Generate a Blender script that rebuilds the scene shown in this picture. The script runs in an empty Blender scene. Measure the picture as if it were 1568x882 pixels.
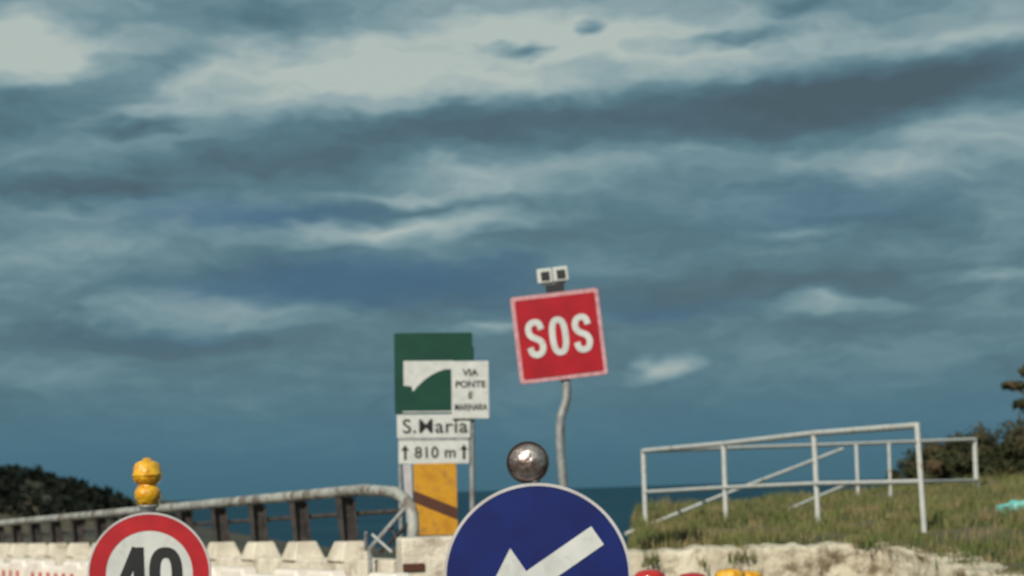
import bpy, bmesh, math, random
import numpy as np
from mathutils import Vector, Matrix, noise as mn
random.seed(7); rng=np.random.default_rng(7)
scene=bpy.context.scene
# ---------------------------------------------------------------- camera
F=2926.0; ROLL=math.radians(1.8); CAMZ=1.6; S=305.5/F
cr,sr=math.cos(ROLL),math.sin(ROLL)
def P(px,py,d):
    """surveyed point: bearing / elevation read off the photo, d = distance north in metres"""
    a=(px-784)/F; b=(440.5-py)/F+S
    return Vector((d*(a*cr+b*sr), d, CAMZ+d*(b*cr-a*sr)))
cd=bpy.data.cameras.new("camera"); cam=bpy.data.objects.new("camera",cd); scene.collection.objects.link(cam)
cd.sensor_width=36; cd.lens=36*F/1568; cd.shift_y=S*F/1568; cd.clip_start=.05; cd.clip_end=60000
M=Matrix(((cr,sr,0,0),(0,0,-1,0),(-sr,cr,0,CAMZ),(0,0,0,1))); cam.matrix_world=M
cd.dof.use_dof=True; cd.dof.focus_distance=4.5; cd.dof.aperture_fstop=5.8
scene.camera=cam
scene.view_settings.view_transform='Standard'; scene.view_settings.look='None'; scene.view_settings.exposure=0
def s2l(c):
    return tuple(((v/255)/12.92 if v/255<=.04045 else ((v/255+.055)/1.055)**2.4) for v in c)
# ---------------------------------------------------------------- materials
def mat(name,c1,c2=None,rough=.6,scale=6,metal=0,bump=0,bscale=40,spec=.4,detail=6,coat=0,dirt=None,dscale=3,dlo=.55,dhi=.75):
    m=bpy.data.materials.new(name); m.use_nodes=True; nt=m.node_tree; N=nt.nodes; L=nt.links
    b=N["Principled BSDF"]; b.inputs["Roughness"].default_value=rough; b.inputs["Metallic"].default_value=metal
    b.inputs["Specular IOR Level"].default_value=spec; b.inputs["Coat Weight"].default_value=coat
    if c2 is None: c2=tuple(v*.78 for v in c1)
    geo=N.new("ShaderNodeNewGeometry")
    n=N.new("ShaderNodeTexNoise"); n.inputs["Scale"].default_value=scale; n.inputs["Detail"].default_value=detail
    L.new(geo.outputs["Position"],n.inputs["Vector"])
    r=N.new("ShaderNodeValToRGB"); r.color_ramp.elements[0].position=.33; r.color_ramp.elements[1].position=.68
    r.color_ramp.elements[0].color=(*c2,1); r.color_ramp.elements[1].color=(*c1,1)
    L.new(n.outputs[0],r.inputs[0]); col=r.outputs[0]
    if dirt:
        n2=N.new("ShaderNodeTexNoise"); n2.inputs["Scale"].default_value=dscale; n2.inputs["Detail"].default_value=6; n2.inputs["Roughness"].default_value=.65
        L.new(geo.outputs["Position"],n2.inputs["Vector"])
        mr=N.new("ShaderNodeMapRange"); mr.inputs[1].default_value=dlo; mr.inputs[2].default_value=dhi
        L.new(n2.outputs[0],mr.inputs[0])
        mx=N.new("ShaderNodeMix"); mx.data_type='RGBA'; L.new(mr.outputs[0],mx.inputs[0]); L.new(col,mx.inputs[6]); mx.inputs[7].default_value=(*dirt,1)
        col=mx.outputs[2]
    L.new(col,b.inputs["Base Color"])
    if bump:
        n3=N.new("ShaderNodeTexNoise"); n3.inputs["Scale"].default_value=bscale; n3.inputs["Detail"].default_value=6
        L.new(geo.outputs["Position"],n3.inputs["Vector"])
        bp=N.new("ShaderNodeBump"); bp.inputs["Strength"].default_value=bump; bp.inputs["Distance"].default_value=.05
        L.new(n3.outputs[0],bp.inputs["Height"]); L.new(bp.outputs[0],b.inputs["Normal"])
    return m
m_white=mat("sign_white",(.62,.63,.60),(.50,.51,.49),rough=.45,scale=9,dirt=(.34,.32,.29),dscale=12,dlo=.56,dhi=.85)
m_edge=mat("sign_edge",(.56,.54,.54),(.42,.39,.39),rough=.5)
m_red=mat("sign_red",(.42,.008,.018),(.31,.007,.015),rough=.42,scale=5)
m_ringred=mat("ring_red",(.46,.016,.022),(.34,.011,.017),rough=.42,scale=8)
m_pink=mat("sign_border",(.60,.34,.36),(.46,.20,.22),rough=.5,scale=25)
m_blue=mat("sign_blue",(.006,.016,.130),(.005,.010,.092),rough=.38,scale=5)
m_green=mat("sign_green",(.004,.058,.034),(.003,.042,.027),rough=.45,scale=5)
m_black=mat("sign_black",(.012,.012,.014),(.02,.02,.02),rough=.5)
m_galv=mat("galvanised_steel",(.40,.41,.40),(.22,.23,.23),rough=.45,metal=.3,scale=18,dirt=(.14,.10,.07),dscale=9)
m_back=mat("sign_back",(.30,.31,.32),rough=.5,metal=.4)
m_rail=mat("rail_paint",(.44,.44,.40),(.26,.26,.24),rough=.55,scale=6,dirt=(.12,.09,.065),dscale=5,dlo=.48,dhi=.64,bump=.1)
m_rust=mat("weathered_post_steel",(.080,.068,.060),(.028,.024,.023),rough=.7,scale=12,bump=.3)
m_conc=mat("parapet_concrete",(.78,.70,.57),(.56,.50,.40),rough=.85,scale=5,dirt=(.27,.20,.14),dscale=4,dlo=.54,dhi=.74,bump=.35)
m_plw=mat("barrier_white_plastic",(.82,.75,.66),(.70,.62,.54),rough=.5,scale=4,dirt=(.46,.34,.28),dscale=6,dlo=.6,dhi=.82)
m_plr=mat("barrier_red_plastic",(.56,.06,.055),(.42,.06,.05),rough=.5,scale=4,dirt=(.6,.38,.32),dscale=6,dlo=.5,dhi=.7)
m_fence=mat("fence_white_paint",(.60,.61,.57),(.42,.43,.41),rough=.5,scale=7,dirt=(.24,.18,.12),dscale=7,dlo=.55,dhi=.7)
m_yel=mat("delineator_yellow",(.66,.33,.015),(.45,.20,.012),rough=.5,scale=7,dirt=(.22,.09,.03),dscale=7,dlo=.52,dhi=.72)
m_brown=mat("delineator_stripe",(.09,.03,.015),rough=.6)
m_asph=mat("asphalt",(.06,.06,.06),(.04,.04,.042),rough=.85,scale=30,bump=.3)
m_paint=mat("road_paint",(.7,.7,.68),rough=.6)
m_lens=mat("smoked_lens",(.50,.45,.42),(.13,.085,.075),rough=.32,metal=.7,scale=13,bump=.6,bscale=9)
m_dark=mat("dark_plastic",(.03,.03,.032),rough=.5)
m_stone=mat("pale_limestone",(.66,.60,.46),(.44,.38,.28),rough=.95,scale=4,dirt=(.17,.13,.08),dscale=3.6,dlo=.50,dhi=.64,bump=.9,bscale=12)
m_turq=mat("turquoise_plastic",(.06,.42,.38),(.3,.6,.55),rough=.4,scale=14)
m_bark=mat("bark",(.09,.06,.04),rough=.9,scale=12)
m_amber=mat("amber_lens",(.85,.48,.02),(.52,.20,.006),rough=.2,scale=22,coat=.6,bump=.3,bscale=30)
# ---------------------------------------------------------------- helpers
def link(o): scene.collection.objects.link(o); return o
def empty(name,loc=(0,0,0),rot=(0,0,0)):
    e=link(bpy.data.objects.new(name,None)); e.location=loc; e.rotation_euler=rot; e.empty_display_size=.2; return e
def mesh(name,v,f,m,parent=None,smooth=False,bevel=0):
    me=bpy.data.meshes.new(name); me.from_pydata([tuple(x) for x in v],[],f); me.update()
    bm=bmesh.new(); bm.from_mesh(me); bmesh.ops.recalc_face_normals(bm,faces=bm.faces); bm.to_mesh(me); bm.free()
    me.materials.append(m)
    if smooth:
        for p in me.polygons: p.use_smooth=True
    o=link(bpy.data.objects.new(name,me))
    if parent: o.parent=parent
    if bevel:
        b=o.modifiers.new("bevel",'BEVEL'); b.width=bevel; b.segments=3; b.limit_method='ANGLE'
    return o
def box(name,c,s,m,parent=None,bevel=.003):
    x,y,z=[k/2 for k in s]
    v=[Vector((i*x,j*y,k*z))+Vector(c) for i in(-1,1) for j in(-1,1) for k in(-1,1)]
    f=[(0,1,3,2),(4,6,7,5),(0,4,5,1),(2,3,7,6),(0,2,6,4),(1,5,7,3)]
    return mesh(name,v,f,m,parent,bevel=bevel)
def plate(name,poly,y0,y1,m,parent=None,bevel=0):
    """extrude an XZ polygon from y0 (front) to y1"""
    n=len(poly); v=[(x,y0,z) for x,z in poly]+[(x,y1,z) for x,z in poly]
    f=[tuple(range(n)),tuple(range(2*n-1,n-1,-1))]+[(i,(i+1)%n,(i+1)%n+n,i+n) for i in range(n)]
    return mesh(name,v,f,m,parent,bevel=bevel)
def circ(r,n=72,cx=0,cz=0): return [(cx+r*math.cos(2*math.pi*i/n),cz+r*math.sin(2*math.pi*i/n)) for i in range(n)]
def rrect(w,h,r,n=6):
    o=[]
    for cx,cz,a in((w/2-r,h/2-r,0),(-w/2+r,h/2-r,90),(-w/2+r,-h/2+r,180),(w/2-r,-h/2+r,270)):
        for i in range(n+1):
            t=math.radians(a+90*i/n); o.append((cx+r*math.cos(t),cz+r*math.sin(t)))
    return o
def ring(name,r0,r1,y0,y1,m,parent,n=72):
    v=[];f=[]
    for i in range(n):
        c,s=math.cos(2*math.pi*i/n),math.sin(2*math.pi*i/n)
        v+=[(r0*c,y0,r0*s),(r1*c,y0,r1*s),(r1*c,y1,r1*s),(r0*c,y1,r0*s)]
    for i in range(n):
        a=4*i;b=4*((i+1)%n)
        for k in range(4): f.append((a+k,a+(k+1)%4,b+(k+1)%4,b+k))
    return mesh(name,v,f,m,parent)
def tube(name,pts,r,m,parent=None,n=12,cyc=False):
    cu=bpy.data.curves.new(name,'CURVE'); cu.dimensions='3D'; sp=cu.splines.new('POLY'); sp.points.add(len(pts)-1)
    for q,p in zip(sp.points,pts): q.co=(*p,1)
    sp.use_cyclic_u=cyc; cu.bevel_depth=r; cu.bevel_resolution=n//3; cu.use_fill_caps=True
    t=link(bpy.data.objects.new(name+"_c",cu)); dg=bpy.context.evaluated_depsgraph_get()
    me=bpy.data.meshes.new_from_object(t.evaluated_get(dg)); bpy.data.objects.remove(t)
    me.materials.clear(); me.materials.append(m)
    for p in me.polygons: p.use_smooth=True
    o=link(bpy.data.objects.new(name,me))
    if parent: o.parent=parent
    return o
def crom(pts,k=6):
    o=[]; n=len(pts)
    for i in range(n-1):
        p=[np.array(pts[max(0,min(n-1,j))],float) for j in(i-1,i,i+1,i+2)]
        for q in range(k):
            t=q/k
            o.append(.5*((2*p[1])+(-p[0]+p[2])*t+(2*p[0]-5*p[1]+4*p[2]-p[3])*t*t+(-p[0]+3*p[1]-3*p[2]+p[3])*t**3))
    o.append(np.array(pts[-1],float)); return o
def lathe(name,prof,m,parent=None,n=40,axis='Z',loc=(0,0,0)):
    v=[];f=[];k=len(prof)
    for i in range(n):
        c,s=math.cos(2*math.pi*i/n),math.sin(2*math.pi*i/n)
        for r,z in prof:
            v.append((r*c+loc[0],r*s+loc[1],z+loc[2]) if axis=='Z' else (r*c+loc[0],-z+loc[1],r*s+loc[2]))
    for i in range(n):
        for j in range(k-1):
            a=i*k+j;b=((i+1)%n)*k+j; f.append((a,a+1,b+1,b))
    return mesh(name,v,f,m,parent,smooth=True)
def stroke(name,pts,w,y0,m,parent,closed=False,th=.003):
    pts=[np.array(p,float) for p in pts]; n=len(pts); v=[];f=[]
    for i in range(n):
        if closed: a,b=pts[i-1],pts[(i+1)%n]
        else: a,b=pts[max(0,i-1)],pts[min(n-1,i+1)]
        t=(b-a)/np.linalg.norm(b-a); nn=np.array((-t[1],t[0]))*w/2
        for y in(y0,y0+th):
            for s in(1,-1): q=pts[i]+nn*s; v.append((q[0],y,q[1]))
    for i in range(n if closed else n-1):
        a=4*i;b=4*((i+1)%n)
        f+=[(a,a+1,b+1,b),(a+2,b+2,b+3,a+3),(a,b,b+2,a+2),(a+1,a+3,b+3,b+1)]
    if not closed: f+=[(0,2,3,1),(4*n-4,4*n-3,4*n-1,4*n-2)]
    return mesh(name,v,f,m,parent)
SG=[(.93,.76),(.80,.95),(.5,1.0),(.18,.93),(.07,.75),(.2,.59),(.5,.5),(.8,.41),(.93,.24),(.8,.06),(.5,0),(.2,.05),(.06,.24)]
def glyph_S(x,z,w,h,sw,y,m,par,name):
    return stroke(name,[(x+(p[0]-.5)*w,z+(p[1]-.5)*h) for p in crom(SG)],sw,y,m,par)
def glyph_O(x,z,w,h,sw,y,m,par,name):
    pts=[]
    for i in range(40):
        a=2*math.pi*i/40; c,s=math.cos(a),math.sin(a)
        pts.append((x+w/2*math.copysign(abs(c)**.75,c),z+h/2*math.copysign(abs(s)**.85,s)))
    return stroke(name,pts,sw,y,m,par,closed=True)
def text(name,s,size,cx,cz,y,m,par,off=.0,sx=1,sp=1):
    cu=bpy.data.curves.new(name,'FONT'); cu.body=s; cu.size=size; cu.offset=off; cu.extrude=.0015; cu.align_x='CENTER'; cu.align_y='CENTER'; cu.space_character=sp
    t=link(bpy.data.objects.new(name+"_t",cu)); dg=bpy.context.evaluated_depsgraph_get()
    me=bpy.data.meshes.new_from_object(t.evaluated_get(dg)); bpy.data.objects.remove(t)
    me.transform(Matrix.Translation((cx,y,cz))@Matrix.Rotation(math.pi/2,4,'X')@Matrix.Diagonal((sx,1,1,1)))
    me.materials.clear(); me.materials.append(m); o=link(bpy.data.objects.new(name,me)); o.parent=par; return o
# ---------------------------------------------------------------- 40 speed limit sign
d=9.5; k=d/F
c=P(229,878,d); s40=empty("speed_limit_sign",c,(0,0,math.radians(3)))
plate("back_disc",circ(93*k),0,.012,m_back,s40,.002)
plate("white_face",circ(70*k),-.006,-.002,m_white,s40)
ring("red_ring",66*k,91*k,-.008,-.001,m_ringred,s40)
ring("rim",91*k,94*k,-.010,.013,m_edge,s40)
h=80*k; w=34*k; sw=16*k
glyph_O(25*k,0,w,h-sw,sw,-.011,m_black,s40,"digit_0")
stroke("digit_4_diagonal",[(-18*k,40*k),(-26*k,22*k),(-42*k,-14*k)],sw*.9,-.011,m_black,s40)
stroke("digit_4_bar",[(-47*k,-17*k),(-4*k,-17*k)],sw*.9,-.0115,m_black,s40)
stroke("digit_4_stem",[(-16*k,41*k),(-16*k,-40*k)],sw,-.012,m_black,s40)
tube("pole",[(0,.04,.30),(0,.04,-c.z+.05)],.024,m_galv,s40)
box("base_foot",(0,.05,-c.z+.05),(.5,.35,.1),m_dark,s40,.02)
for zz in(.15,-.15): box("clamp_%d"%(zz>0),(0,.026,zz),(.12,.03,.03),m_galv,s40)
zb=95*k
def L(px): return px*k
lathe("lamp_socket",[(0,zb-.01),(L(11),zb-.01),(L(12),zb+L(5)),(L(16),zb+L(7)),(L(17),zb+L(10)),(0,zb+L(10))],m_galv,s40,loc=(0,.03,0))
lathe("lamp_lower_lens",[(0,zb+L(10)),(L(17),zb+L(10)),(L(17),zb+L(18)),(L(20),zb+L(20)),(L(20.5),zb+L(31)),(L(17),zb+L(37)),(L(14),zb+L(40)),(L(14),zb+L(44)),(0,zb+L(44))],m_amber,s40,loc=(0,.03,0))
pr=[(0,zb+L(42)),(L(14),zb+L(42)),(L(20),zb+L(46)),(L(22),zb+L(52)),(L(22),zb+L(54)),(L(23.5),zb+L(55)),(L(23.5),zb+L(58)),(L(21.5),zb+L(59)),(L(21),zb+L(68)),(L(17),zb+L(75)),(L(11),zb+L(78)),(L(7),zb+L(79)),(L(6),zb+L(82)),(0,zb+L(83))]
lathe("lamp_dome",pr,m_amber,s40,loc=(0,.03,0))
for i in range(14):
    a=i*math.pi/7; tube("lamp_rib_%d"%i,[(L(21)*math.cos(a),.03+L(21)*math.sin(a),zb+L(60)),(L(20.5)*math.cos(a),.03+L(20.5)*math.sin(a),zb+L(68)),(L(16.5)*math.cos(a),.03+L(16.5)*math.sin(a),zb+L(75))],.0025,m_amber,s40,n=6)
# ---------------------------------------------------------------- blue keep-left sign
d=9.2; k=d/F
c=P(823,883,d); sb=empty("keep_left_sign",c,(0,0,math.radians(-3)))
plate("back_disc",circ(143*k,96),0,.012,m_back,sb,.002)
plate("blue_face",circ(139*k,96),-.006,-.002,m_blue,sb)
ring("white_rim",139.5*k,144*k,-.009,.013,m_edge,sb,96)
ax=np.array((-.838,-.545)); pp=np.array((-.545,.838))
def A(al,pe): q=ax*al*k+pp*pe*k; return (q[0],q[1])
plate("white_arrow",[A(-112,17),A(-112,-17),A(9,-17),A(9,-60),A(120,0),A(9,60),A(9,17)],-.010,-.007,m_white,sb)
tube("pole",[(0,.04,.5),(0,.04,-c.z+.05)],.027,m_galv,sb)
box("base_foot",(0,.05,-c.z+.05),(.6,.4,.1),m_dark,sb,.02)
for zz in(.25,-.25): box("clamp_%d"%(zz>0),(0,.026,zz),(.14,.03,.035),m_galv,sb)
q=P(808,708,d)-c; lz=q.z; lx=q.x
R=32*k
lathe("lamp_housing",[(0,-.05),(R*.7,-.05),(R*.96,-.03),(R,0),(R*1.02,.008),(R*.93,.014)],m_dark,sb,axis='Y',loc=(lx,.03,lz))
lathe("lamp_lens",[(R*.95,.012),(R*.9,.020),(R*.75,.034),(R*.5,.046),(R*.25,.053),(0,.055)],m_lens,sb,axis='Y',loc=(lx,.03,lz))
ring("lamp_bezel",R*.97,R*1.03,.010,.024,m_dark,sb).location=(lx,-.002,lz)
box("lamp_bracket",(lx,.035,lz-R-.02),(.05,.03,.06),m_galv,sb)
tube("lamp_bracket_arm",[(lx,.05,lz-R*.8),(0,.05,.42)],.010,m_galv,sb)
# ---------------------------------------------------------------- SOS sign
d=17; k=d/F
c=P(856,514,d); ss=empty("sos_sign",c,(0,math.radians(-5.1),math.radians(2)))
W=136*k; H=134*k
plate("panel",rrect(W,H,.03),0,.015,m_back,ss,.002)
plate("border_face",rrect(W*.995,H*.995,.03),-.004,0.0005,m_pink,ss)
plate("red_face",rrect(W-13*k,H-13*k,.02),-.009,-.005,m_red,ss)
for i,x in enumerate((-36,0,36)):
    (glyph_O if i==1 else glyph_S)(x*k,0,(20 if i==1 else 23)*k,50*k,9.6*k,-.014,m_white,ss,"letter_%d"%i)
for z in(.22,-.22): box("rail_%d"%(z>0),(0,.03,z),(W*.8,.03,.04),m_galv,ss)
pts=[P(848,446,d),P(862,560,d),P(868,590,d),P(867,612,d),P(859,640,d),P(858,665,d),P(859,700,d),P(863,745,d)]
pts=[p+Vector((0,.06,0)) for p in pts]; pts.append(Vector((pts[-1].x+.04,pts[-1].y,-.02)))
bpy.context.view_layer.update()
inv=ss.matrix_world.inverted()
sm=[Vector(p) for p in crom([tuple(p) for p in pts],5)]
tube("bent_pole",[inv@p for p in sm],7*k,m_galv,ss)
def lp(px,py,dy=0): return inv@(P(px,py,d)+Vector((0,dy,0)))
q=lp(850,441,.03); box("lamp_mount",q,(28*k,.05,14*k),m_dark,ss)
q=lp(848,432,.03); box("lamp_neck",q,(34*k,.06,6*k),m_galv,ss)
for i,(x,y) in enumerate(((834,422),(858,419))):
    q=lp(x,y,.02); box("lamp_box_%d"%i,q,(23*k,.09,22*k),m_white,ss,.006)
    box("lamp_window_%d"%i,(q.x+.002,q.y-.05,q.z-.004),(13*k,.012,13*k),m_dark,ss,.002)
# ---------------------------------------------------------------- viaduct name sign
d=19; k=d/F
c=P(664,571,d); sv=empty("viaduct_name_sign",c,(0,math.radians(1.1),math.radians(3)))
plate("green_panel",rrect(120*k,124*k,.02),0,.012,m_green,sv,.002)
w0,w1,zt=-46*k,30*k,19*k
arc=[(30,6),(18,6),(8,3),(-4,-3),(-14,-10),(-24,-19),(-32,-28),(-34,-20),(-40,-19),(-46,-19)]
plate("pictogram_white",[(w0,zt),(w1,zt)]+[(x*k,z*k) for x,z in arc],-.005,-.001,m_white,sv)
plate("pictogram_edge_bottom",[(-48*k,-60*k),(58*k,-60*k),(58*k,-58*k),(-48*k,-58*k)],-.005,-.001,m_white,sv)
def vl(px,py): return ((px-664)*k,(571-py)*k)
x,z=vl(720,597)
plate("supplementary_panel",[(x+a*k,z+b*k) for a,b in((-29,-44),(28,-44),(28,44),(-29,44))],-.030,-.018,m_white,sv,.002)
for i,(t,zz,sz) in enumerate((("VIA",26,.95),("PONTE",8,.9),("E",-9,.9),("MARINARA",-27,.62))):
    text("panel_text_%d"%i,t,14.0*k,x,z+zz*k,-.033,m_black,sv,.0020,sz*1.15)
x,z=vl(663,652); plate("name_panel",rrect(112*k,36*k,.01),0,.012,m_white,sv,.002).location=(x,0,z)
text("name_text","S.Maria",30*k,x+2*k,z-1*k,-.004,m_black,sv,.0016,1.06,1.08)
x,z=vl(663,692); plate("length_panel",rrect(108*k,35*k,.01),0,.012,m_white,sv,.002).location=(x,0,z)
text("length_text","810 m",24*k,x+2*k,z-1*k,-.004,m_black,sv,.0022,1.0,1.06)
for i,ox in enumerate((-44,46)):
    stroke("arrow_stem_%d"%i,[(x+ox*k,z-11*k),(x+ox*k,z+6*k)],4*k,-.004,m_black,sv)
    plate("arrow_head_%d"%i,[(x+(ox-6)*k,z+3*k),(x+(ox+6)*k,z+3*k),(x+ox*k,z+12*k)],-.0045,-.001,m_black,sv)
box("panel_gap_bar",(vl(663,672)[0],.02,vl(663,672)[1]),(108*k,.03,6*k),m_galv,sv)
for i,px in enumerate((722,612)):
    x,z=vl(px,571); tube("post_%d"%i,[(x,.05,58*k if i else 40*k),(x-.01,.05,-c.z)],.028 if i==0 else .02,m_galv,sv)
# ---------------------------------------------------------------- yellow hazard board
d=18.4; k=d/F
c=P(667,764,d); sd=empty("hazard_marker_board",c,(0,math.radians(.5),math.radians(4)))
plate("yellow_board",rrect(66*k,110*k,.01),0,.015,m_yel,sd,.002)
plate("dark_stripe",[(-33*k,14*k),(-33*k,-4*k),(33*k,-32*k),(33*k,-14*k)],-.006,-.001,m_brown,sd)
plate("side_board",[(-49*k,54*k),(-36*k,54*k),(-34*k,-54*k),(-44*k,-54*k)],.004,.02,m_edge,sd,.002)
for x in(-22,22): tube("post",[(x*k,.04,50*k),(x*k,.04,-c.z)],.022,m_galv,sd)
# ---------------------------------------------------------------- guard rail on concrete parapet
P0=Vector((P(600,750,16).x,16.0,0)); P1=Vector((P(0,803,29).x,29.0,0))
dirv=(P1-P0); LEN=dirv.length; dirv.normalize(); nrm=Vector((-dirv.y,dirv.x,0))
if nrm.y>0: nrm=-nrm
def lerp(a,b,t): return a+(b-a)*t
def rz(s): return lerp(1.635,1.30,s/LEN)
def pz(s): return lerp(1.03,.84,s/LEN)
gr=empty("bridge_guard_rail")
ctrl=[tuple(P(632,822,15.6)),tuple(P(633,800,15.6)),tuple(P(629,778,15.65)),tuple(P(618,762,15.8)),tuple(P(603,753,15.95))]
sm=crom(ctrl,5)
rail=[Vector(p) for p in sm]+[P0+dirv*s+Vector((0,0,rz(s))) for s in np.arange(.6,LEN*1.9,.6)]
tube("top_pipe",rail,.048,m_rail,gr,n=18)
tube("rear_pipe",[P0+dirv*s-nrm*.10+Vector((0,0,rz(s)-.20)) for s in np.arange(-.1,LEN*1.9,.8)],.020,m_rust,gr)
s=.95; i=0
def obox(name,cen,sx,sy,z0,z1,m,par,ts=1,bev=.004,lean=0,sy2=None):
    v=[]
    for z,t,l in((z0,1,0),(z1,ts,lean)):
        for a,b in((-1,-1),(1,-1),(1,1),(-1,1)):
            q=cen+dirv*(a*sx/2*t)+nrm*(b*sy/2*(t if ts<1 else 1)+l); v.append((q.x,q.y,z))
    return mesh(name,v,[(0,1,2,3),(7,6,5,4),(0,4,5,1),(1,5,6,2),(2,6,7,3),(3,7,4,0)],m,par,bevel=bev)
pw=empty("concrete_parapet")
while s<LEN*1.9:
    cen=P0+dirv*s; zt=rz(s)-.04; zb_=pz(s)+.15
    obox("post_web_%d"%i,cen,.018,.12,zb_,zt,m_rust,gr,1.0,lean=.03)
    obox("post_front_flange_%d"%i,cen+nrm*.066,.085,.012,zb_,zt,m_rust,gr,1.5,lean=.03)
    obox("post_rear_flange_%d"%i,cen-nrm*.066,.085,.012,zb_,zt-.03,m_rust,gr,1.5,lean=.03)
    obox("saddle_%d"%i,cen+nrm*.03,.15,.16,zt-.015,zt+.01,m_rust,gr)
    obox("post_foot_%d"%i,cen,.38,.32,pz(s)-.02,zb_+.005,m_conc,pw,.62,.015)
    s+=1.15*random.uniform(.98,1.02); i+=1
for j,s0 in enumerate(np.arange(-.25,LEN*1.9,2.3)):
    a=P0+dirv*s0; b=P0+dirv*(s0+2.27); v=[]
    for q,ss_ in((a,s0),(b,s0+2.27)):
        for off,z in((.34,-.1),(.20,.30),(.13,pz(ss_)),(-.16,pz(ss_)),(-.20,-.1)):
            w=q+nrm*off; v.append((w.x,w.y,z))
    f=[(0,1,2,3,4),(9,8,7,6,5)]+[(t,(t+1)%5,(t+1)%5+5,t+5) for t in range(5)]
    mesh("segment_%d"%j,v,f,m_conc,pw,bevel=.02)
c=P(658,850,15.2); eb=empty("concrete_end_block",(c.x,c.y,0),(0,0,math.radians(8)))
zt=P(658,822,15.2).z
v=[(x*t,y,z) for z,t in((0,1.25),(.3,1.1),(zt,1)) for x,y in((-.24,-.25),(.26,-.25),(.26,.3),(-.24,.3))]
f=[(0,1,2,3),(11,10,9,8)]+[(r*4+q,r*4+(q+1)%4,r*4+4+(q+1)%4,r*4+4+q) for r in(0,1) for q in range(4)]
mesh("block",v,f,m_conc,eb,bevel=.02)
box("reflector_plate",(-.155,-.262,zt-.225),(.17,.016,.062),m_brown,eb)
br=empty("steel_brace_frame")
for i,(a,b,r) in enumerate((((566,840),(622,776),.020),((582,845),(628,800),.018),((570,818),(600,845),.014),((596,800),(612,835),.014),((560,842),(560,815),.014))):
    tube("bar_%d"%i,[P(a[0],a[1],15.9),P(b[0],b[1],15.8)],r,m_galv if i%2==0 else m_dark,br)
tube("bar_leg",[P(566,840,15.9),Vector((P(566,840,15.9).x,15.9,0))],.02,m_galv,br)
# ---------------------------------------------------------------- plastic road barriers
def barrier(a,b,top,m1,m2,gap=.02):
    a=Vector((a[0],a[1],0)); b=Vector((b[0],b[1],0)); dv=(b-a); LL=dv.length-gap; dv.normalize(); nn=Vector((-dv.y,dv.x,0))
    if nn.y>0: nn=-nn
    e=empty("plastic_road_barrier",a)
    prof=[(.26,0),(.26,.12),(.15,.34),(.085,top-.03),(.06,top),(-.06,top),(-.085,top-.03),(-.15,.34),(-.26,.12),(-.26,0)]
    v=[];st=[0,.06,.09,LL*.3,LL*.33,LL*.67,LL*.70,LL-.09,LL-.06,LL]; hh=[0,0,1,1,.0,.0,1,1,0,0]
    n=len(prof)
    for s_,h_ in zip(st,hh):
        for o,z in prof:
            z2=z-(.05*(1-h_) if z>top-.05 else 0); q=dv*s_+nn*o; v.append((q.x,q.y,z2))
    f=[tuple(range(n)),tuple(range(len(st)*n-1,(len(st)-1)*n-1,-1))]
    for r in range(len(st)-1):
        for q in range(n): f.append((r*n+q,r*n+(q+1)%n,(r+1)*n+(q+1)%n,(r+1)*n+q))
    mesh("body",v,f,m1,e,bevel=.008)
    x=.12
    while x<LL-.2:
        v=[]
        for s_,z in((x,top-.34),(x+.075,top-.34),(x+.115,top-.12),(x+.04,top-.12)):
            o=.085+(top-.03-z)*(.065/(top-.37))+.004; q=dv*s_+nn*o; v.append((q.x,q.y,z))
        w=[(p[0]+nn.x*.004,p[1]+nn.y*.004,p[2]) for p in v]
        mesh("strip",v+w,[(0,1,2,3),(7,6,5,4)]+[(i,(i+1)%4,(i+1)%4+4,i+4) for i in range(4)],m2,e)
        x+=.22
    return e
st=Vector((P(625,873,14.3).x,14.3,0)); en=Vector((P(0,851,21.5).x,21.5,0)); dl=(en-st); tot=dl.length; dl.normalize()
nb=int(tot*1.5/1.55)
for i in range(nb):
    a=st+dl*(i*1.55); b=st+dl*((i+1)*1.55)
    barrier((a.x,a.y),(b.x,b.y),.98+.01*random.random(),m_plw,m_plr)
a=P(975,880,13.2); b=P(1185,880,13.0); barrier((b.x,b.y),(a.x,a.y),.90,m_plw,m_plr)
def flasher(px,py,d,m,name="barrier_lamp"):
    k=d/F; q=P(px,py,d); e=empty(name,q)
    lathe("dome",[(0,-.02),(22*k,-.02),(24*k,0),(23*k,8*k),(17*k,13*k),(9*k,15*k),(0,16*k)],m,e)
    lathe("collar",[(0,-.05),(27*k,-.05),(27*k,-.015),(0,-.015)],m_dark,e)
    tube("stem",[(0,0,-.04),(0,0,-(q.z-.88))],.02,m_dark,e)
m_rlens=mat("red_lens",(.50,.03,.02),(.35,.015,.012),rough=.3,scale=9,coat=.3)
flasher(995,887,13,m_rlens); flasher(1060,892,13,m_rlens); flasher(1118,885,13,m_amber); flasher(1146,888,13.2,m_amber)
# ---------------------------------------------------------------- white pipe railing on the bank
wf=empty("white_pipe_railing")
A0=P(985,690,27); B0=P(1405,651,19); C0=P(1494,672,33)
def onl(a,b,px):
    best=None
    for i in range(2001):
        t=i/2000; q=a.lerp(b,t); r=(q.x/q.y)
        a_=(px-784)/F; e=abs(r-(a_))
        if best is None or e<best[0]: best=(e,q.y)
    return best[1]
def pipe(n,p,r=.030): tube(n,p,r,m_fence,wf)
pipe("front_top_rail",[A0,P(1108,679,onl(A0,B0,1108)),P(1247,663,onl(A0,B0,1247)),B0],.033)
pipe("front_mid_rail",[P(988,753,27),P(1109,746,onl(A0,B0,1108)),P(1249,740,onl(A0,B0,1247)),P(1410,737,19)],.026)
pipe("rear_top_rail",[A0,P(1313,679,onl(A0,C0,1313)),C0])
pipe("rear_mid_rail",[P(1410,737,30),P(1496,735,33)],.026)
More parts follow.
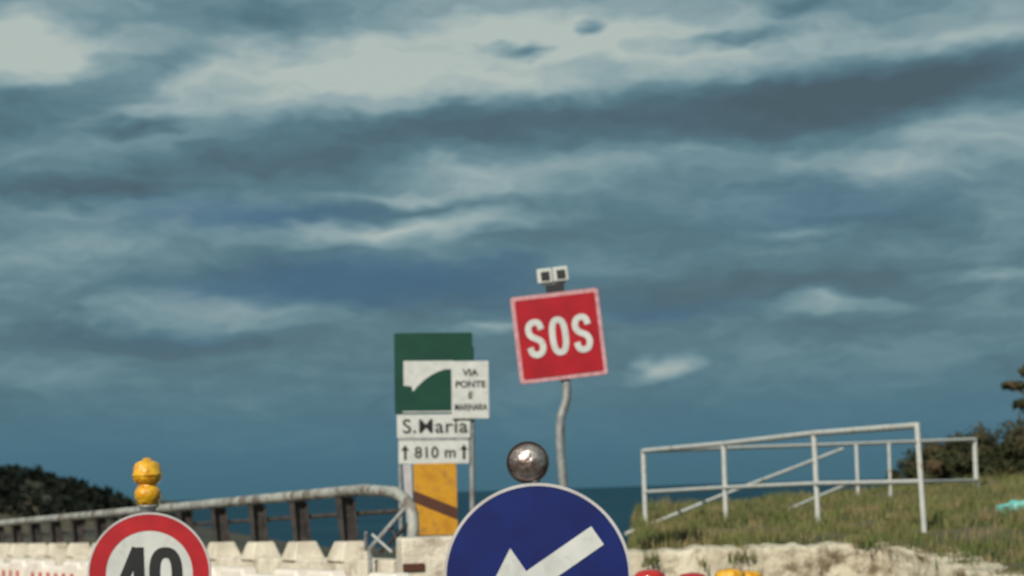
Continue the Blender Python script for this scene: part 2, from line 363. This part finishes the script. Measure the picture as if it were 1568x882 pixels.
def post(n,x0,y0,x1,y1,dd,r):
    a=P(x0,y0,dd); b=P(x1,y1,dd); b2=b+(b-a).normalized()*.35; pipe(n,[a,b2],r)
post("front_post_0",985,688,989,810,27,.034)
dd=onl(A0,B0,1108); post("front_post_1",1108,678,1112,800,dd,.032)
dd=onl(A0,B0,1247); post("front_post_2",1246,660,1253,802,dd,.030)
post("front_post_3",1404,648,1416,820,19,.028)
post("rear_post_0",1311,680,1315,778,30,.028)
post("rear_post_1",1361,678,1364,768,31,.026)
post("rear_post_2",1492,670,1496,762,33,.042)
pipe("stair_handrail",[P(958,817,26),P(1010,797,26.3),P(1105,758,27),P(1200,722,28),P(1290,687,29)],.026)
pipe("stair_lower_rail",[P(1208,779,28),P(1292,743,29)],.022)
pipe("mid_link",[P(1292,743,29),P(1362,738,31),P(1410,737,30)],.02)
# ---------------------------------------------------------------- ground, road
def sst(a,b,x): t=np.clip((x-a)/(b-a),0,1); return t*t*(3-2*t)
def T(x,y):
    dl_=((x-P0.x)*nrm.x+(y-P0.y)*nrm.y)
    z=np.full_like(x,-.04)
    fwd=sst(34,44,y)
    out=np.maximum(sst(-.3,-3.5,dl_),fwd)
    land=-7+ 3.2*sst(60,420,y)+2.2*sst(420,900,y)
    coast=x+.175*y
    low=-9-3*sst(250,500,y)
    land=land+(low-land)*sst(-8,40,coast)
    land=land-66*sst(0,1,(x+.055*y)/60.)*sst(44,60,y)
    land=land-66*sst(430,560,y+.3*x)*sst(-30,10,coast)
    hill=11.5*np.exp(-((y-430)/70)**2)*sst(-74,-118,x+.0*y)+16*np.exp(-((y-600)/120)**2)*sst(-150,-230,x)
    land=land+hill
    z=z*(1-out)+land*out
    z=np.where(y<-60,-.04,z)
    return z
def nz(x,y,s): return mn.noise(Vector((x*s,y*s,3.1)))
na=720; rs=[0.5*1.055**i for i in range(190)]
az=np.linspace(0,2*np.pi,na,endpoint=False)
RR,AA=np.meshgrid(rs,az,indexing='ij'); X=RR*np.sin(AA); Y=RR*np.cos(AA); Z=T(X,Y)
Z=np.maximum(Z,-90)
V=np.stack([X,Y,Z],-1).reshape(-1,3)
far=(V[:,1]>60)
for idx in np.nonzero(far & (V[:,2]>-30))[0]:
    V[idx,2]+=1.0*nz(V[idx,0],V[idx,1],.02)
fs=[]
for i in range(len(rs)-1):
    for j in range(na):
        fs.append((i*na+j,i*na+(j+1)%na,(i+1)*na+(j+1)%na,(i+1)*na+j))
fs.append(tuple(range(na)))
m_gnd=mat("dry_field",(.12,.088,.050),(.055,.055,.032),rough=.95,scale=.03,detail=8,dirt=(.030,.036,.026),dscale=.012,dlo=.42,dhi=.6)
mesh("ground",V,fs,m_gnd,smooth=True)
sea_m=mat("sea",(.022,.068,.100),(.015,.052,.080),rough=.9,scale=.002,spec=.03)
mesh("sea",[(-40000,200,-60),(40000,200,-60),(40000,45000,-60),(-40000,45000,-60)],[(0,1,2,3)],sea_m)
qs=[P0+dirv*s for s in(-22,-8,0,LEN,LEN*1.9)]
L_=[q+nrm*.2 for q in qs]
Rr=[Vector((3.4,-6,0)),Vector((3.2,4,0)),Vector((3.0,14,0)),Vector((1.2,26,0)),Vector((-3,33,0))]
L_[0]=Vector((-5,-6,0)); L_[1]=Vector((-3.2,8,0))
v=[(p.x,p.y,0) for p in L_]+[(p.x,p.y,0) for p in Rr]
mesh("road",v,[(i,i+1,i+6,i+5) for i in range(4)],m_asph)
rm=empty("road_marking")
mesh("edge_line",[(2.75,-6,.004),(2.87,-6,.004),(2.6,13,.004),(2.48,13,.004)],[(0,1,2,3)],m_paint,rm)
# ---------------------------------------------------------------- grass bank
def yfront(x): return 18.0-2.3*float(sst(3.5,3.85,x))
def bh(x,y):
    z=.93+.045*(x-1.85)+.009*(y-18)
    z+=.10*mn.noise(Vector((x*.6,y*.6,0)))+.05*mn.noise(Vector((x*2,y*2,5)))
    z-=float(sst(0,1,(.062*y+.12-x)/.9))*5
    z-=float(sst(35,41,y-.9*max(0,x-6)))*6
    yf=yfront(x)
    t=float(sst(yf+1.1,yf,y)); u=float(sst(3.45,3.8,x))
    z-=t*(.06+.10*u)
    z-=.20*float(sst(19,15.7,y))*u
    return z
xs=np.concatenate([np.arange(-.5,3.3,.12),np.arange(3.3,4.1,.05),np.arange(4.1,14,.12),np.arange(14,40,1.0)]); ys=np.concatenate([np.arange(15.6,19,.08),np.arange(19,36,.14),np.arange(36,80,1.2)])
v=[];f=[]
for yy in ys:
    for xx in xs:
        v.append((xx,yy,bh(xx,yy)))
nx=len(xs)
for i in range(len(ys)-1):
    for j in range(nx-1):
        if ys[i]<yfront(xs[j])-.02: continue
        f.append((i*nx+j,i*nx+j+1,(i+1)*nx+j+1,(i+1)*nx+j))
m_soil=mat("bank_soil",(.15,.12,.07),(.05,.055,.025),rough=.95,scale=2.5,bump=.6,bscale=12)
mesh("grass_bank",v,f,m_soil,smooth=True)
def rockwall(name,path,h):
    """path: list of (x,y,top) followed by the wall face, resampled every 5 cm"""
    pts=[]
    for (x0,y0,t0),(x1,y1,t1) in zip(path[:-1],path[1:]):
        n=max(2,int(math.hypot(x1-x0,y1-y0)/.05))
        for i in range(n): u=i/n; pts.append((x0+(x1-x0)*u,y0+(y1-y0)*u,t0+(t1-t0)*u))
    nzv=24; v=[];f=[]; m_=nzv+5
    for i,(x,y,t) in enumerate(pts):
        a=pts[max(0,i-6)]; b=pts[min(len(pts)-1,i+6)]; tx_,ty_=b[0]-a[0],b[1]-a[1]; l=math.hypot(tx_,ty_); nx_,ny_=ty_/l,-tx_/l
        for j in range(m_):
            top=t+.022*mn.noise(Vector((x*3,y*2,9)))+.03*mn.noise(Vector((x*9,y*7,2)))
            if j<=nzv: z=top-h*(1-j/nzv); o=.10*(1-j/nzv)
            else: z=top+.004*(j-nzv); o=-.10*(j-nzv)
            n_=mn.noise(Vector((x*4+y,z*6,1)))*.05+mn.noise(Vector((x*12+y*5,z*14,4)))*.03
            v.append((x+nx_*(o-n_),y+ny_*(o-n_),z+.3*n_))
    for i in range(len(pts)-1):
        for j in range(m_-1): f.append((i*m_+j,(i+1)*m_+j,(i+1)*m_+j+1,i*m_+j+1))
    return mesh(name,v,f,m_stone,smooth=True)
rockwall("limestone_retaining_wall",[(1.0,17.96,.945),(2.2,17.96,.965),(3.45,17.96,.97),(3.62,17.3,.93),(3.70,16.4,.82),(3.86,15.66,.76),(5,15.66,.74),(12,15.66,.78)],1.1)
def blades(name,n,sampler,hmin,hmax,wd,mt):
    vs=np.zeros((n*3,3)); cnt=0
    for i in range(n):
        r=sampler()
        if r is None: continue
        x,y,z,sc=r
        a=random.uniform(0,math.pi*2); h=random.uniform(hmin,hmax)*sc; le=random.uniform(0,.55)*h; la=random.uniform(0,6.28)
        ww=wd*random.uniform(.6,1.3)
        vs[cnt*3]=(x-ww*math.cos(a),y-ww*math.sin(a),z-.02); vs[cnt*3+1]=(x+ww*math.cos(a),y+ww*math.sin(a),z-.02)
        vs[cnt*3+2]=(x+le*math.cos(la),y+le*math.sin(la),z+h); cnt+=1
    vs=vs[:cnt*3]; me=bpy.data.meshes.new(name); me.from_pydata(vs.tolist(),[],[(3*i,3*i+1,3*i+2) for i in range(cnt)])
    me.materials.append(mt); return link(bpy.data.objects.new(name,me))
m_grass=mat("grass",(.18,.19,.065),(.055,.085,.028),rough=.8,scale=1.3,detail=7,dirt=(.27,.20,.11),dscale=2.4,dlo=.48,dhi=.62,spec=.1)
def gs():
    y=15.6+20.4*random.random()**1.15; x=random.uniform(1.0,.30*y+1)
    if x<.062*y-.1: return None
    yf=yfront(x)+.2
    if y<yf+random.random()*.4: return None
    c_=mn.noise(Vector((x*1.1,y*.8,20)))
    if c_<-.12 and random.random()<.75: return None
    return x,y,bh(x,y),.65+1.3*max(0,c_+.1)
blades("grass",70000,gs,.04,.17,.011,m_grass)
def gs2():
    x=random.uniform(1.0,6); y=yfront(x)+random.gauss(.08,.12)
    if mn.noise(Vector((x*2.2,0,33)))<(.02 if x<3.5 else -.3): return None
    return x,y,max(bh(x,y+.05),.6),1
blades("dry_grass_fringe",5200,gs2,.04,.14,.010,m_grass)
# ---------------------------------------------------------------- shrubs and tree
m_leaf=mat("shrub_leaves",(.060,.062,.026),(.018,.024,.011),rough=.8,scale=3.0,detail=5,dirt=(.11,.072,.04),dscale=2,dlo=.52,dhi=.66,spec=.15)
def leaves(name,clumps,parent,mt,n,size):
    vs=[];fs_=[]
    tot=sum(c[3]**2 for c in clumps)
    for cx,cy,cz,r,fl in clumps:
        kk=int(n*r*r/tot)
        for _ in range(kk):
            dv=np.array((random.gauss(0,1),random.gauss(0,1),random.gauss(0,1))); dv/=np.linalg.norm(dv)
            rad=r*(random.random()**.45)*(1+.35*mn.noise(Vector((cx+dv[0]*2,cy+dv[1]*2,cz+dv[2]*2))))
            p=np.array((cx,cy,cz))+dv*rad*np.array((1,1,fl))
            u=np.array([random.gauss(0,1) for _ in range(3)]); u/=np.linalg.norm(u); w=np.cross(u,dv); w/=np.linalg.norm(w)+1e-6
            s_=size*random.uniform(.6,1.4); b=len(vs)
            vs+=[tuple(p-u*s_),tuple(p+w*s_*.45),tuple(p+u*s_),tuple(p-w*s_*.45)]; fs_.append((b,b+1,b+2,b+3))
    me=bpy.data.meshes.new(name); me.from_pydata(vs,[],fs_); me.materials.append(mt)
    o=link(bpy.data.objects.new(name,me)); o.parent=parent; return o
def shrub(x,y,w,h):
    zb=bh(x,y) if y<36 else 1.25; e=empty("shrub",(x,y,zb)); cl=[]
    for i in range(11):
        a=random.uniform(-1,1); cl.append((a*w*.5,random.uniform(-.5,.5),h*random.uniform(.15,.8)*(1-.35*a*a),random.uniform(.18,.36)*h,.8))
    for i,cc in enumerate(cl[:7]): tube("branch_%d"%i,[(cc[0]*.3,0,-.2),(cc[0]*.7,cc[1]*.5,cc[2]*.6),(cc[0],cc[1],cc[2]+cc[3])],.018,m_bark,e,n=6)
    leaves("foliage",cl,e,m_leaf,3800,.055)
def gx(px,y): return (px-784)/F*y
for px,y,w,h in((1410,37,1.0,.65),(1448,38,1.4,1.15),(1490,39,1.7,1.4),(1535,38,1.8,1.5),(1580,39,2.0,1.7),(1640,38,2.2,1.7),(1470,36.5,1.6,.8),(1510,36.5,1.6,.9),(1560,36.5,1.8,1.1)):
    shrub(gx(px,y),y,w,h)
tx=gx(1592,41); te=empty("pine_tree",(tx,41,1.2))
tube("trunk",[(0,0,-.3),(.05,0,1.0),(-.05,0,2.0),(-.1,0,2.6)],.06,m_bark,te)
cl=[(-.1,0,2.55,.28,.5),(-.45,.1,2.25,.24,.35),(-.62,0,2.28,.13,.4),(.35,0,2.2,.3,.4),(-.35,0,1.85,.2,.5),(.3,.1,1.75,.3,.5)]
for i,cc in enumerate(cl): tube("limb_%d"%i,[(-.05,0,cc[2]-.35),(cc[0],cc[1],cc[2])],.02,m_bark,te,n=6)
leaves("crown",cl,te,m_leaf,1400,.07)
vs=[];fs_=[]
for _ in range(520):
    y=random.uniform(370,470); x=random.uniform(-135,-76)
    if random.random()<sst(-95,-76,np.array(x))*.75: continue
    z=float(T(np.array([x]),np.array([y]))[0]); h=random.uniform(1.6,3.8)*(1 if x<-90 else .8)
    for q in range(26):
        dv=np.array([random.gauss(0,1) for _ in range(3)]); dv/=np.linalg.norm(dv)
        p=np.array((x,y,z+h*.5))+dv*np.array((h*.5,h*.5,h*.5))*random.random()**.3
        u=np.array([random.gauss(0,1) for _ in range(3)])*.35; w=np.array([random.gauss(0,1) for _ in range(3)])*.35; b=len(vs)
        vs+=[tuple(p-u),tuple(p+w),tuple(p+u),tuple(p-w)]; fs_.append((b,b+1,b+2,b+3))
me=bpy.data.meshes.new("distant_trees"); me.from_pydata(vs,[],fs_)
me.materials.append(mat("distant_foliage",(.022,.026,.018),(.010,.014,.012),rough=.9,scale=.2,spec=.05)); link(bpy.data.objects.new("distant_trees",me))
q=P(1556,806,20); e=empty("plastic_bag",(q.x,20,bh(q.x,20)+.08))
bm=bmesh.new(); bmesh.ops.create_icosphere(bm,subdivisions=3,radius=.14)
for w in bm.verts:
    n_=1+.5*mn.noise(w.co*14); w.co=Vector((w.co.x*1.3*n_,w.co.y*n_,w.co.z*.6*n_))
me=bpy.data.meshes.new("bag"); bm.to_mesh(me); bm.free(); me.materials.append(m_turq); o=link(bpy.data.objects.new("crumpled_film",me)); o.parent=e
# ---------------------------------------------------------------- light
SE=math.radians(34); SA=math.radians(205)
sd_=Vector((math.sin(SA)*math.cos(SE),math.cos(SA)*math.cos(SE),math.sin(SE)))
sl=bpy.data.lights.new("sun",'SUN'); sl.energy=4.2; sl.angle=math.radians(.5); sl.color=(1,.93,.81)
so=link(bpy.data.objects.new("sun",sl)); so.rotation_euler=sd_.to_track_quat('Z','Y').to_euler(); so.location=(0,-5,20)
# ---------------------------------------------------------------- sky
w=bpy.data.worlds.new("World"); scene.world=w; w.use_nodes=True; nt=w.node_tree; N=nt.nodes; K=nt.links; N.clear()
w.cycles.sampling_method='MANUAL'; w.cycles.sample_map_resolution=256
out=N.new("ShaderNodeOutputWorld")
sky=N.new("ShaderNodeTexSky"); sky.sky_type='NISHITA'; sky.sun_disc=False; sky.sun_elevation=SE; sky.sun_rotation=SA; sky.air_density=1.3; sky.dust_density=.6
bg1=N.new("ShaderNodeBackground"); bg1.inputs[1].default_value=.05; K.new(sky.outputs[0],bg1.inputs[0])
bg2=N.new("ShaderNodeBackground"); bg2.inputs[1].default_value=1.0
mx=N.new("ShaderNodeMixShader"); mx.inputs[0].default_value=.95; K.new(bg1.outputs[0],mx.inputs[1]); K.new(bg2.outputs[0],mx.inputs[2]); K.new(mx.outputs[0],out.inputs[0])
tc=N.new("ShaderNodeTexCoord"); sp=N.new("ShaderNodeSeparateXYZ"); K.new(tc.outputs["Generated"],sp.inputs[0])
def math_(op,a,b=None,c=None,clamp=False):
    n=N.new("ShaderNodeMath"); n.operation=op; n.use_clamp=clamp
    for i,x in enumerate((a,b,c)):
        if x is None: continue
        if isinstance(x,(int,float)): n.inputs[i].default_value=x
        else: K.new(x,n.inputs[i])
    return n.outputs[0]
azn=math_('ARCTAN2',sp.outputs[0],sp.outputs[1]); el=math_('ARCSINE',sp.outputs[2])
cv=N.new("ShaderNodeCombineXYZ"); K.new(azn,cv.inputs[0]); K.new(el,cv.inputs[1])
def noise_(sc,detail=6,rough=.55,off=0,src=None,rot=0):
    m=N.new("ShaderNodeMapping"); m.inputs["Scale"].default_value=(sc[0],sc[1],1); m.inputs["Rotation"].default_value=(0,0,rot); m.inputs["Location"].default_value=(off,off*.7,off); K.new(src or cv.outputs[0],m.inputs[0])
    n=N.new("ShaderNodeTexNoise"); n.inputs["Scale"].default_value=1; n.inputs["Detail"].default_value=detail; n.inputs["Roughness"].default_value=rough
    K.new(m.outputs[0],n.inputs["Vector"]); return n
def vm(op,a,b):
    n=N.new("ShaderNodeVectorMath"); n.operation=op
    for i,x in enumerate((a,b)):
        if isinstance(x,tuple): n.inputs[i].default_value=x
        else: K.new(x,n.inputs[i])
    return n.outputs[0]
wn=noise_((17,42),3,.6,3.3); wv=vm('SUBTRACT',wn.outputs["Color"],(.5,.5,.5)); wv=vm('MULTIPLY',wv,(.075,.028,0))
wc=vm('ADD',cv.outputs[0],wv)
# cloud banks: bearing/elevation, half-extent, tilt, tone (+ light, - dark)
banks=[(20,75,90,50,0,.34),(330,110,420,110,0,.16),(700,95,420,80,2,.26),(820,145,140,28,0,.20),(740,20,260,35,0,.12),(730,262,200,55,5,.24),(600,350,230,24,4,.32),
 (340,468,170,40,4,.28),(1350,255,140,22,-3,.30),(1005,560,62,22,12,.46),(1270,465,110,14,0,.24),(1220,355,95,14,0,.22),(1500,60,240,60,5,.16),
 (1030,50,260,55,0,.22),(770,503,70,11,0,.24),(90,400,190,60,0,.16),(1470,425,110,12,0,.22),(110,130,150,50,0,.14),(560,295,80,12,0,.18),(200,315,200,18,3,.16),(1510,205,150,40,0,.14),(80,570,150,30,0,.08),
 (950,182,420,46,4,-.30),(1320,145,260,52,4,-.34),(640,180,200,42,5,-.24),(430,28,280,30,2,-.32),(215,105,110,38,25,-.30),(230,188,75,14,5,-.34),(795,77,55,11,3,-.42),
 (1110,58,100,15,5,-.34),(350,250,420,55,6,-.22),(60,165,150,46,5,-.26),(120,297,200,20,0,-.20),(650,318,230,16,4,-.20),(1000,360,340,32,0,-.12),(920,38,30,12,0,-.32),(1330,505,150,20,0,-.14),
 (1200,430,380,30,3,-.17),(1470,110,160,30,8,-.26),(150,455,240,30,0,-.08),(1210,12,60,14,0,-.2),(300,522,260,20,0,-.16),(560,430,360,36,0,-.18)]
acc=0.0
for px,py,ax_,ay_,rot,wt in banks:
    q=P(px,py,1000)-Vector((0,0,CAMZ)); a_=math.atan2(q.x,q.y); e_=math.asin(q.z/q.length)
    m=N.new("ShaderNodeMapping"); m.vector_type='TEXTURE'; m.inputs["Location"].default_value=(a_,e_,0)
    m.inputs["Rotation"].default_value=(0,0,math.radians(rot-1.8)); m.inputs["Scale"].default_value=(ax_*1.35/F,ay_*1.35/F,1); K.new(wc,m.inputs[0])
    g_=N.new("ShaderNodeTexGradient"); g_.gradient_type='SPHERICAL'; K.new(m.outputs[0],g_.inputs[0])
    acc=math_('MULTIPLY_ADD',g_.outputs["Fac"],wt*1.4,acc)
blue=[(560,430,420,50,0,.8),(360,330,300,36,0,.7),(250,515,300,30,0,.4),(1250,310,380,80,0,.45),(1000,470,300,26,2,.5)]
bl=0.0
for px,py,ax_,ay_,rot,wt in blue:
    q=P(px,py,1000)-Vector((0,0,CAMZ)); a_=math.atan2(q.x,q.y); e_=math.asin(q.z/q.length)
    m=N.new("ShaderNodeMapping"); m.vector_type='TEXTURE'; m.inputs["Location"].default_value=(a_,e_,0)
    m.inputs["Scale"].default_value=(ax_*1.3/F,ay_*1.3/F,1); K.new(wc,m.inputs[0])
    g_=N.new("ShaderNodeTexGradient"); g_.gradient_type='SPHERICAL'; K.new(m.outputs[0],g_.inputs[0])
    bl=math_('MULTIPLY_ADD',g_.outputs["Fac"],wt*1.4,bl)
def smr(x,a,b,lo=0,hi=1):
    n=N.new("ShaderNodeMapRange"); n.interpolation_type='SMOOTHSTEP'; n.inputs[1].default_value=a; n.inputs[2].default_value=b; n.inputs[3].default_value=lo; n.inputs[4].default_value=hi; K.new(x,n.inputs[0]); return n.outputs[0]
n1=noise_((12,42),6,.54,1.7,wc,.03).outputs[0]; n2=noise_((45,140),4,.55,8.1,wc,-.05).outputs[0]
amp=smr(el,.0,.085)
tone=math_('ADD',acc,smr(el,.03,.25,.42,.62))
tone=math_('ADD',tone,math_('MULTIPLY',math_('SUBTRACT',n1,.5),.62))
tone=math_('ADD',tone,math_('MULTIPLY',math_('SUBTRACT',n2,.5),.28))
def ramp(src,stops):
    rp=N.new("ShaderNodeValToRGB"); r=rp.color_ramp; K.new(src,rp.inputs[0])
    r.elements[0].position=stops[0][0]; r.elements[0].color=(*s2l(stops[0][1]),1); r.elements[1].position=stops[-1][0]; r.elements[1].color=(*s2l(stops[-1][1]),1)
    for p_,c_ in stops[1:-1]: e_=r.elements.new(p_); e_.color=(*s2l(c_),1)
    return rp.outputs[0]
def mix(f,a,b):
    n=N.new("ShaderNodeMix"); n.data_type='RGBA'
    for i,x in((0,f),(6,a),(7,b)):
        if isinstance(x,tuple): n.inputs[i].default_value=(*x,1)
        elif isinstance(x,(int,float)): n.inputs[i].default_value=x
        else: K.new(x,n.inputs[i])
    return n.outputs[2]
cloud=ramp(tone,[(.05,(72,92,102)),(.28,(78,105,117)),(.45,(88,121,133)),(.62,(113,143,152)),(.82,(148,170,173)),(1,(180,192,186))])
clear=ramp(math_('MULTIPLY',el,5.0,clamp=True),[(0,(62,106,124)),(.15,(62,110,132)),(.5,(70,116,136)),(1,(80,118,136))])
col=mix(math_('MULTIPLY',smr(bl,.1,1.0),.72),cloud,s2l((62,101,132)))
low=mix(amp,clear,col)
K.new(low,bg2.inputs[0])
